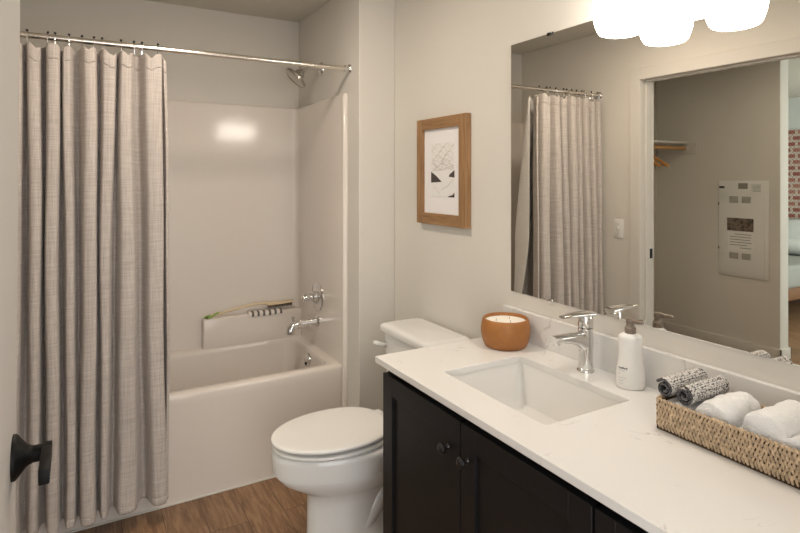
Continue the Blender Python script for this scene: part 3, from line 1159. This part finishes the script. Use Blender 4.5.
for k in range(7):
    v0 = .20 + .045 * k
    lines.append([(.22 + .6 * i / 12, v0 + .02 * math.sin(i * 1.3 + k * 2.1) * (1 + .5 * math.sin(k)) + rng.uniform(-.008, .008)) for i in range(13)])
lines.append([(.22, .42), (.27, .40), (.33, .44), (.40, .45), (.48, .42), (.55, .40), (.62, .43), (.70, .45), (.82, .44)])
lines.append([(.24, .36), (.30, .40), (.37, .47), (.45, .48), (.52, .45), (.6, .38), (.66, .36), (.74, .42), (.8, .44)])
lines.append([(.25, .47), (.35, .49), (.5, .488), (.65, .47), (.82, .46)])
lines.append([(.40, .36), (.46, .33), (.52, .36), (.50, .42), (.58, .34), (.63, .28)])
lines.append([(.50, .72), (.58, .69), (.66, .675), (.74, .63), (.82, .60)])
lines.append([(.25, .68), (.33, .70), (.40, .74), (.46, .765)])
for ln in lines:
    path = [(xp - .0005, *pc(u, v)) for u, v in crom(ln, 4)]
    b.tube(path, .0006, 4, caps=False)
ln_o = b.build('ink_line', M_printline, pr)

# ------------------------------------------------------------------ things on the counter
# candle
cx, cy = 1.326, 1.550
t = empty('candle', (cx, cy, CZ), 'three-wick candle in a round terracotta bowl on the counter corner', 'candle')
b = MB()
prof = [(0, .0005), (.068, .0005), (.074, .004), (.082, .022), (.0875, .05), (.0875, .066), (.084, .088), (.080, .099), (.0775, .101), (.0745, .099), (.076, .085), (.076, .078), (0, .078)]
b.lathe(prof, (cx, cy, CZ), 'Z', 56)
b.build('bowl', M_clay, t, angle=70)
b = MB(); b.lathe([(0, .088), (.070, .088), (.0745, .089), (.0755, .080)], (cx, cy, CZ), 'Z', 40)
b.build('wax', M_wax, t)
for k in range(3):
    a = 2 * PI * k / 3 + .4
    b = MB(); b.tube([(cx + .032 * math.cos(a), cy + .032 * math.sin(a), CZ + .087), (cx + .033 * math.cos(a), cy + .032 * math.sin(a), CZ + .0975)], .0009, 6)
    b.build('wick', M_ink2, t)

# soap dispenser
bx, by = 1.372, 1.062
t = empty('soap_dispenser', (bx, by, CZ), 'white pump soap bottle with waisted body beside the faucet', 'soap bottle')
# oval sections; the broad side faces the camera
vd = Vector((bx, by, 0)).normalized(); sd = Vector((-vd.y, vd.x, 0))
prof = [(.036, .0005), (.0385, .003), (.0395, .012), (.0392, .030), (.0370, .055), (.0330, .080), (.0308, .100), (.0312, .120), (.0326, .136), (.0326, .144), (.030, .150), (.022, .1545), (.0145, .157), (.0145, .158)]
def oval(r, h, n=40):
    out = []
    for k in range(n):
        a = 2 * PI * k / n
        p = sd * (r * math.cos(a)) + vd * (max(r * .72, min(r, .0145)) * math.sin(a))
        out.append((bx + p.x, by + p.y, CZ + h))
    return out
b = MB(); b.rings([oval(r, h) for r, h in prof])
bot = b.build('bottle', M_bottle, t, angle=60)
b = MB(); b.lathe([(.0155, .156), (.0155, .171), (.0125, .174), (.0115, .176), (.0105, .186), (0, .186)], (bx, by, CZ), 'Z', 28)
b.build('collar', M_pump, t)
b = MB(); b.lathe([(0, .184), (.0115, .184), (.0125, .187), (.0125, .197), (.010, .2), (0, .2005)], (bx, by, CZ), 'Z', 24)
b.tube([(bx, by, CZ + .193), (bx - .004, by - .025, CZ + .193), (bx - .006, by - .046, CZ + .195)], [.0075, .006, .0045], 12)
b.build('pump_head', M_pump, t)


def text_mesh(body, size, bold=0.0):
    cu_ = bpy.data.curves.new('txt', 'FONT')
    cu_.body = body
    cu_.size = size
    cu_.offset = bold
    cu_.resolution_u = 2
    ob = bpy.data.objects.new('txt', cu_)
    COL.objects.link(ob)
    dg = bpy.context.evaluated_depsgraph_get()
    me = bpy.data.meshes.new_from_object(ob.evaluated_get(dg))
    bpy.data.objects.remove(ob)
    bpy.data.curves.remove(cu_)
    return me


def bottle_r(h):
    for (r0, h0), (r1, h1) in zip(prof[:-1], prof[1:]):
        if h0 <= h <= h1:
            return r0 + (r1 - r0) * (h - h0) / (h1 - h0)
    return .03


b = MB()
def wrap(me, u0, h0):
    """lay flat text on the bottle's front, u to the right"""
    base = len(b.bm.verts)
    vs = []
    for v in me.vertices:
        u, h = u0 + v.co.x, h0 + v.co.y
        r = bottle_r(h) + .0004
        u = max(-r * .98, min(r * .98, u))
        dep = -math.sqrt(max(0, 1 - (u / r) ** 2)) * r * .72 - .0004
        p = -sd * u + vd * dep
        vs.append(b.bm.verts.new((bx + p.x, by + p.y, CZ + h)))
    for p in me.polygons:
        try:
            b.bm.faces.new([vs[i] for i in p.vertices])
        except ValueError:
            pass
UL = -.031
wrap(text_mesh('method', .0074, .0003), UL, .0575)
lo = b.build('label_name', M_ink, bot, smooth=False)
b = MB()
for i, s_ in enumerate(('hand wash', 'gel', 'sweet water', 'naturally', '12 fl oz')):
    wrap(text_mesh(s_, .0040), UL - .0005, .0515 - .0085 * i - (.003 if i > 1 else 0))
b.build('label_text', M_ink2, bot, smooth=False)

# basket of woven seagrass
BX0, BX1, BY0, BY1, BH = 1.198, 1.372, .425, .862, .076
t = empty('basket', ((BX0 + BX1) / 2, (BY0 + BY1) / 2, CZ), 'low rectangular woven seagrass basket holding towels on the counter', 'basket')
b = MB()
b.box(BX0 + .006, BX1 - .006, BY0 + .006, BY1 - .006, CZ + .001, CZ + .006)
th = .004
for (xa_, xb_, ya_, yb_) in ((BX0 + .005, BX0 + .005 + th, BY0 + .005, BY1 - .005), (BX1 - .005 - th, BX1 - .005, BY0 + .005, BY1 - .005), (BX0 + .005, BX1 - .005, BY0 + .005, BY0 + .005 + th), (BX0 + .005, BX1 - .005, BY1 - .005 - th, BY1 - .005)):
    b.box(xa_, xb_, ya_, yb_, CZ + .001, CZ + BH - .006)
b.build('lining', M_straw_in, t, smooth=False)
b = MB()
per = rrect(BX0 + .004, BX1 - .004, BY0 + .004, BY1 - .004, .014, 6)
per = [Vector((p[0], p[1], 0)) for p in per]
seg = []
L = 0
for i in range(len(per)):
    d_ = (per[(i + 1) % len(per)] - per[i]).length
    seg.append((L, d_, per[i], per[(i + 1) % len(per)]))
    L += d_
def at_per(s_):
    s_ = s_ % L
    for l0, d_, p, q in seg:
        if d_ > 0 and l0 <= s_ <= l0 + d_:
            tt = (q - p).normalized()
            return p + tt * (s_ - l0), Vector((tt.y, -tt.x, 0)), tt
    return per[0], Vector((0, -1, 0)), Vector((1, 0, 0))
rows_n, pitch = 6, .0084
cols = int(L / pitch)
rng = random.Random(7)
for r_ in range(rows_n):
    zc = CZ + .0115 + (BH - .016) * (r_ + .3) / rows_n
    for c_ in range(cols):
        s_ = (c_ + (.5 if r_ % 2 else 0)) * L / cols + rng.uniform(-.0007, .0007)
        p, nrm, tt = at_per(s_)
        lean = (.0012 if r_ % 2 else -.0016) + rng.uniform(-.0012, .0012)
        zl = .0078 + rng.uniform(-.0008, .0008)
        rad = .0033 * rng.uniform(.85, 1.15)
        a_ = p - tt * lean + Vector((0, 0, zc - zl)) + nrm * .0005
        m_ = p + Vector((0, 0, zc)) + nrm * .0034
        e_ = p + tt * lean + Vector((0, 0, zc + zl)) + nrm * .0005
        b.tube([a_, m_, e_], [rad * .7, rad, rad * .7], 5)
b.build('woven_wall', M_straw, t, angle=80)
b = MB()
nb = int(L / .009)
for c_ in range(nb):
    p, nrm, tt = at_per(c_ * L / nb)
    zc = CZ + BH - .004
    b.tube([p - tt * .007 - nrm * .003 + Vector((0, 0, zc - .002)), p + Vector((0, 0, zc + .002 + rng.uniform(0, .001))), p + tt * .007 + nrm * .003 + Vector((0, 0, zc - .002))], [.0022, .0036, .0022], 6)
b.build('braided_rim', M_straw, t, angle=80)


def roll(b, x0_, x1_, cy_, cz_, r_out, turns, th_, seed, sq=1.0, sag=0.0, n_per=28, a_start=0.0, nx=10, puff=0.0, tilt=0.0, dark=False, hole=.006):
    """a rolled cloth along x with a real spiral end; th_ is the cloth thickness"""
    rng_ = random.Random(seed)
    N = int(turns * n_per)
    pitch_ = (r_out - hole) / turns
    prof_o, prof_i = [], []
    for k in range(N + 1):
        a = a_start + 2 * PI * k / n_per
        r = r_out - pitch_ * k / n_per
        prof_o.append((r * math.cos(a), r * math.sin(a)))
        ri_ = r - th_
        prof_i.append((ri_ * math.cos(a), ri_ * math.sin(a)))
    loop_ = prof_o + list(reversed(prof_i))
    rings_ = []
    for i in range(nx + 1):
        f = (0, .012, .05)[i] if i < 3 else (1 - (0, .012, .05)[nx - i] if i > nx - 3 else .05 + .9 * (i - 2) / (nx - 4))
        x = x0_ + (x1_ - x0_) * f
        bul = 1 + puff * math.sin(PI * f) + (-.03 if i in (0, nx) else 0)
        yo = rng_.uniform(-.0008, .0008)
        rings_.append([(x + rng_.uniform(-.0006, .0006), cy_ + yo + p[0] * bul + tilt * (f - .5), cz_ + p[1] * bul * sq) for p in loop_])
    n0 = len(b.bm.faces)
    b.rings(rings_, True, True)
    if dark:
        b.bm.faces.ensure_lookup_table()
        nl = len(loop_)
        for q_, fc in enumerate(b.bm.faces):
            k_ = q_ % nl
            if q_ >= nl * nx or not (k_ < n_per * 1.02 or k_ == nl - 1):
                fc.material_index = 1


# two rolled grey cloths
for i, (yy, zz_, lab) in enumerate(((.846, .097, 'grey woven rolled washcloth at the far end of the basket, beside the bottle'),
                                    (.796, .096, 'grey woven rolled washcloth in the basket, touching the white rolled towel'))):
    b = MB()
    roll(b, 1.2145, 1.360, yy, CZ + zz_, .0258, 1.75, .0066, 3 + i, a_start=.5 + i * 1.2, puff=.02, dark=True, hole=.0085)
    o = b.build('washcloth', [M_grey_cloth, M_grey_cloth_shaded], None, angle=60, loc=(1.28, yy, CZ + zz_ - .0245))
    tag(o, lab, 'washcloth', 'rolled grey washcloths in the basket')
# white rolled towels
for i, (yy, zz_, r_, lab) in enumerate(((.730, .0575, .0505, 'white rolled hand towel in the middle of the basket, beside the grey cloths'),
                                        (.618, .0675, .0605, 'larger white rolled towel in the basket at the right edge of the photo'))):
    b = MB()
    roll(b, 1.217, 1.352, yy, CZ + zz_ + .006, r_, 2.4, .0150, 11 + i, sq=.97, a_start=3.3 - i * .5, nx=12, puff=.02, hole=.012)
    o = b.build('hand_towel', M_towel, None, angle=70, loc=(1.28, yy, CZ + zz_ - r_))
    md = o.modifiers.new('sub', 'SUBSURF'); md.levels = 2; md.render_levels = 2
    tx = bpy.data.textures.new('lump', 'CLOUDS'); tx.noise_scale = .032
    md = o.modifiers.new('lump', 'DISPLACE'); md.texture = tx; md.strength = .011; md.texture_coords = 'GLOBAL'
    tag(o, lab, 'towel', 'rolled white towels in the basket')

# folded towel that carries the two grey cloths
b = MB()
for k in range(3):
    b.box(1.216, 1.352, .786, .850, CZ + .0065 + k * .0205, CZ + .0265 + k * .0205, .008, 3)
o = b.build('folded_towel', M_towel, None, loc=(1.284, .818, CZ + .0065))
tag(o, 'white folded towel in the basket underneath the two grey rolled washcloths', 'towel')

# ------------------------------------------------------------------ bath brush and striped cloth on the tub ledge
LZ = .672
t = empty('bath_brush', (.90, 3.40, LZ), 'long curved wooden bath brush lying on the tub ledge', 'bath brush')
b = MB()
pth = crom([(.665, 3.402, LZ + .010), (.74, 3.404, LZ + .022), (.83, 3.397, LZ + .041), (.92, 3.40, LZ + .052), (1.02, 3.402, LZ + .050), (1.09, 3.402, LZ + .044)], 6)
b.tube(pth, [.0065 + .002 * i / len(pth) for i in range(len(pth))], 10)
b.build('handle', M_brushwood, t)
b = MB()
rings_ = []
for k in range(13):
    f = k / 12
    x = 1.00 + .175 * f
    hw = .026 * math.sqrt(max(.02, 1 - (2 * f - 1) ** 4))
    rings_.append([(x, 3.402 + hw * math.cos(a), LZ + .042 + .007 * math.sin(a) + .006 * f * f) for a in [2 * PI * q_ / 16 for q_ in range(16)]])
b.rings(rings_)
b.build('brush_head', M_brushwood, t, angle=60)
b = MB()
rng = random.Random(2)
for i in range(16):
    for j in range(5):
        x = 1.015 + .145 * i / 15
        y = 3.402 - .017 + .034 * j / 4
        b.tube([(x, y, LZ + .040), (x + rng.uniform(-.003, .003), y + rng.uniform(-.003, .003), LZ + .024)], .0022, 5)
br = b.build('bristles', M_bristle, t); br['kind'] = 'stuff'
b = MB()
b.tube(crom([(.672, 3.402, LZ + .012), (.655, 3.395, LZ + .016), (.635, 3.392, LZ + .010), (.645, 3.39, LZ + .006), (.668, 3.393, LZ + .006), (.70, 3.39, LZ + .026), (.715, 3.388, LZ + .03)], 5), .0042, 8)
gc = b.build('hanging_cord', M_green, t); gc['label'] = 'bright green cord'
b = MB()
b.lathe([(0, 0), (.006, 0), (.006, .012), (0, .012)], (.648, 3.386, LZ + .002), 'Z', 10)
b.build('cord_knot', M_bristle, t)
# folded striped cloth
b = MB()
for k, (xa_, xb_, z0_) in enumerate(((.885, 1.095, .0),)):
    rings_ = []
    for i in range(15):
        f = i / 14
        x = xa_ + (xb_ - xa_) * f
        sag_ = .002 * math.sin(f * 9 + k)
        rings_.append([(x, y + .002 * math.sin(f * 7), LZ + .0006 + z0_ + z + max(0, sag_)) for y, z in ((3.3655, -.017), (3.3635, 0), (3.370, .0085), (3.388, .012), (3.404, .010), (3.406, .005), (3.403, .0006), (3.386, .0006), (3.3715, -.001), (3.371, -.017))])
    b.rings(rings_)
o = b.build('striped_cloth', M_stripe, None, angle=60, loc=(.98, 3.39, LZ))
tag(o, 'folded grey and white striped cloth under the brush on the tub ledge', 'cloth')

# ------------------------------------------------------------------ things seen in the mirror
# light switch
t = empty('light_switch', (XL, 2.512, HC - .341), 'white toggle light switch on the wall beside the curtain, seen in the mirror', 'light switch')
b = MB(); b.box(XL, XL + .006, 2.512 - .038, 2.512 + .038, HC - .341 - .062, HC - .341 + .062, .003)
b.build('plate', M_switch, t)
b = MB(); b.box(XL + .005, XL + .0165, 2.512 - .005, 2.512 + .005, HC - .341 - .004, HC - .341 + .014, .002)
b.build('toggle', M_switch, t)
for dz in (-.03, .03):
    b = MB(); b.lathe([(0, .0075), (.003, .0075), (.003, .005)], (XL, 2.512, HC - .341 + dz), 'X', 10)
    b.build('screw', M_nickel, t)

# electrical panel
EY0, EY1, EZ0, EZ1 = 2.492, 2.912, HC - .856, HC - .028
t = empty('electrical_panel', (XCL, 2.70, EZ0), 'pale grey electrical panel cover with taped paper on the closet wall, seen in the mirror', 'electrical panel')
b = MB()
b.box(XCL, XCL + .012, EY0, EY1, EZ0, EZ1, .003)
b.build('cover', M_panel, t)
b = MB(); b.box(XCL + .011, XCL + .018, EY0 + .03, EY1 - .012, EZ0 + .02, EZ1 - .012, .002)
pd = b.build('panel_door', M_panel, t)
XE = XCL + .018
# u from the left of the mirror view (high y) to the right, v from the top
def pu(u): return EY1 + (EY0 - EY1) * u
def pv(v): return EZ1 + (EZ0 - EZ1) * v
for (u0, u1, v0, v1) in ((.24, .42, .165, .235), (.49, .67, .165, .235), (.24, .42, .755, .82), (.49, .67, .755, .82)):
    b = MB()
    for k in range(6):
        va_ = v0 + (v1 - v0) * k / 6
        b.box(XE - .0005, XE + .0012, pu(u1), pu(u0), pv(va_ + (v1 - v0) * .10), pv(va_))
    b.build('vent_louvre', M_slot, pd, smooth=False)
b = MB(); b.box(XE, XE + .001, pu(.73), pu(.21), pv(.735), pv(.40))
pa = b.build('notice', M_paper, t, smooth=False)
b = MB(); b.box(XE + .0008, XE + .0016, pu(.725), pu(.195), pv(.525), pv(.39))
ph = b.build('notice_photo', M_photo, pa, smooth=False)
b = MB()
for k, (ua_, ub_) in enumerate(((.35, .68), (.25, .68), (.25, .66), (.25, .69), (.25, .60), (.45, .68))):
    v0 = .555 + .028 * k
    b.box(XE + .0008, XE + .0014, pu(ub_), pu(ua_), pv(v0 + .008), pv(v0))
b.build('notice_text', M_ink2, pa, smooth=False)
b = MB()
b.box(XE, XE + .001, pu(.14), pu(.03), pv(.08), pv(.058))
b.build('rating_label', M_ink, pd, smooth=False)
b = MB(); b.box(XE, XE + .001, pu(.61), pu(.42), pv(.085), pv(.025))
b.build('grey_sticker', M_slot, pd, smooth=False)
b = MB()
b.box(XE, XE + .001, pu(.88), pu(.65), pv(.125), pv(.025))
wl = b.build('white_sticker', M_paper, pd, smooth=False)
b = MB()
for k in range(6):
    b.box(XE + .0008, XE + .0014, pu(.86), pu(.68 + .03 * (k % 2)), pv(.045 + .013 * k), pv(.04 + .013 * k))
b.build('sticker_text', M_ink2, wl, smooth=False)
for v_ in (.23, .70):
    b = MB(); b.box(XE - .004, XE + .002, pu(.022), pu(.004), pv(v_ + .03), pv(v_ - .0))
    b.build('hinge', M_slot, t, smooth=False)
b = MB(); b.lathe([(0, .006), (.006, .006), (.007, 0)], (XE, pu(.10), pv(.78)), 'X', 14)
b.build('latch', M_switch, pd)

# closet shelf, hanging rod and hangers
SHY, SHZ = 3.19, HC + .315
t = empty('closet_shelf', (XCL, YCB, SHZ), 'white closet shelf with wooden hanging rod, seen in the mirror', 'closet shelf')
b = MB(); b.box(XCL + .001, XL2 - .001, SHY, YCB - .001, SHZ, SHZ + .019, .001)
b.build('board', M_trim, t, smooth=False)
b = MB(); b.box(XCL, XCL + .018, SHY - .075, YCB - .001, SHZ - .085, SHZ, .002)
b.build('cleat', M_trim, t, smooth=False)
b = MB(); b.box(XCL + .018, XL2 - .001, YCB - .019, YCB - .001, SHZ - .085, SHZ, .002)
b.build('cleat', M_trim, t, smooth=False)
RY, RZ = SHY + .03, SHZ - .042
b = MB(); b.tube([(XCL + .018, RY, RZ), (XL2 - .002, RY, RZ)], .016, 16)
b.build('hanging_rod', M_rodwood, t)
b = MB(); b.lathe([(.016, 0), (.024, 0), (.024, .010), (.016, .010)], (XCL + .018, RY, RZ), 'X', 20)
b.build('rod_socket', M_trim, t)
for i, (hx, lab) in enumerate(((-1.50, 'wooden clothes hanger on the closet rod nearest the panel wall, seen in the mirror'), (-1.39, 'wooden clothes hanger on the closet rod nearest the doorway jamb, seen in the mirror'))):
    t = empty('clothes_hanger', (hx, RY, RZ), lab, 'hanger', 'wooden hangers on the closet rod')
    b = MB()
    hk = [(hx, RY + .021 * math.cos(a), RZ + .0005 + .021 * math.sin(a)) for a in [R(200 - 20 * k) for k in range(0, 13)]]
    b.tube(hk + [(hx, RY + .004, RZ - .035), (hx, RY, RZ - .065)], .0018, 6)
    b.build('hook', M_nickel, t)
    b = MB()
    pth = crom([(hx, RY - .215, RZ - .175), (hx, RY - .15, RZ - .135), (hx, RY - .05, RZ - .078), (hx, RY, RZ - .066), (hx, RY + .05, RZ - .078), (hx, RY + .15, RZ - .135), (hx, RY + .215, RZ - .175)], 5)
    b.tube(pth, .0105, 10, squash=1.2)
    b.build('shoulder', M_hanger, t)
    b = MB(); b.tube([(hx, RY - .195, RZ - .168), (hx, RY + .195, RZ - .168)], .006, 10)
    b.build('trouser_bar', M_hanger, t)

# bedroom: bed, pillows, wall hanging
t = empty('bed', (-3.9, 3.7, 0), 'made bed with grey blanket and wooden base, seen in the mirror', 'bed')
b = MB(); b.box(-4.90, -2.95, 2.93, 4.45, .25, .375, .01)
b.build('bed_frame', M_bedwood, t)
for xx in (-4.8, -3.05):
    for yy in (3.0, 4.38):
        b = MB(); b.box(xx - .04, xx + .04, yy - .04, yy + .04, 0, .25, .004)
        b.build('leg', M_bedwood, t)
b = MB(); b.box(-4.88, -3.0, 2.945, 4.44, .375, .585, .05, 4)
b.build('mattress', M_bed, t)
b = MB(); b.box(-4.25, -2.985, 2.925, 4.455, .365, .605, .04, 4)
b.build('blanket', M_blanket, t)
for i, (xx, yy, zz_, lab) in enumerate(((-4.40, 3.33, .61, 'white pillow lying flat on the bed, seen in the mirror'), (-4.74, 3.40, .80, 'white pillow leaning upright against the bedroom wall, seen in the mirror'))):
    b = MB()
    m_ = Matrix.Translation((xx, yy, zz_ + (.085 if i == 0 else .0)))
    bmesh.ops.create_uvsphere(b.bm, u_segments=24, v_segments=14, radius=1)
    for v in b.bm.verts:
        for ax in (0, 1, 2):
            v.co[ax] = math.copysign(abs(v.co[ax]) ** (.62 if ax < 2 else .9), v.co[ax])
        v.co = Vector((v.co.x * .20, v.co.y * .36, v.co.z * .085))
    if i == 1:
        m_ = m_ @ Matrix.Rotation(R(62), 4, 'Y')
    bmesh.ops.transform(b.bm, matrix=m_, verts=b.bm.verts)
    o = b.build('pillow', M_bed, None, angle=180, loc=(xx, yy, zz_))
    tag(o, lab, 'pillow', 'white pillows on the bed')
b = MB(); b.box(-4.929, -4.915, 3.0, 4.3, .98, 2.10, .003)
o = b.build('wall_hanging', M_kilim, None, smooth=False, loc=(-4.92, 3.65, .98))
tag(o, 'red patterned woven textile hanging on the bedroom wall, seen in the mirror', 'wall hanging')

S.render.film_transparent = False
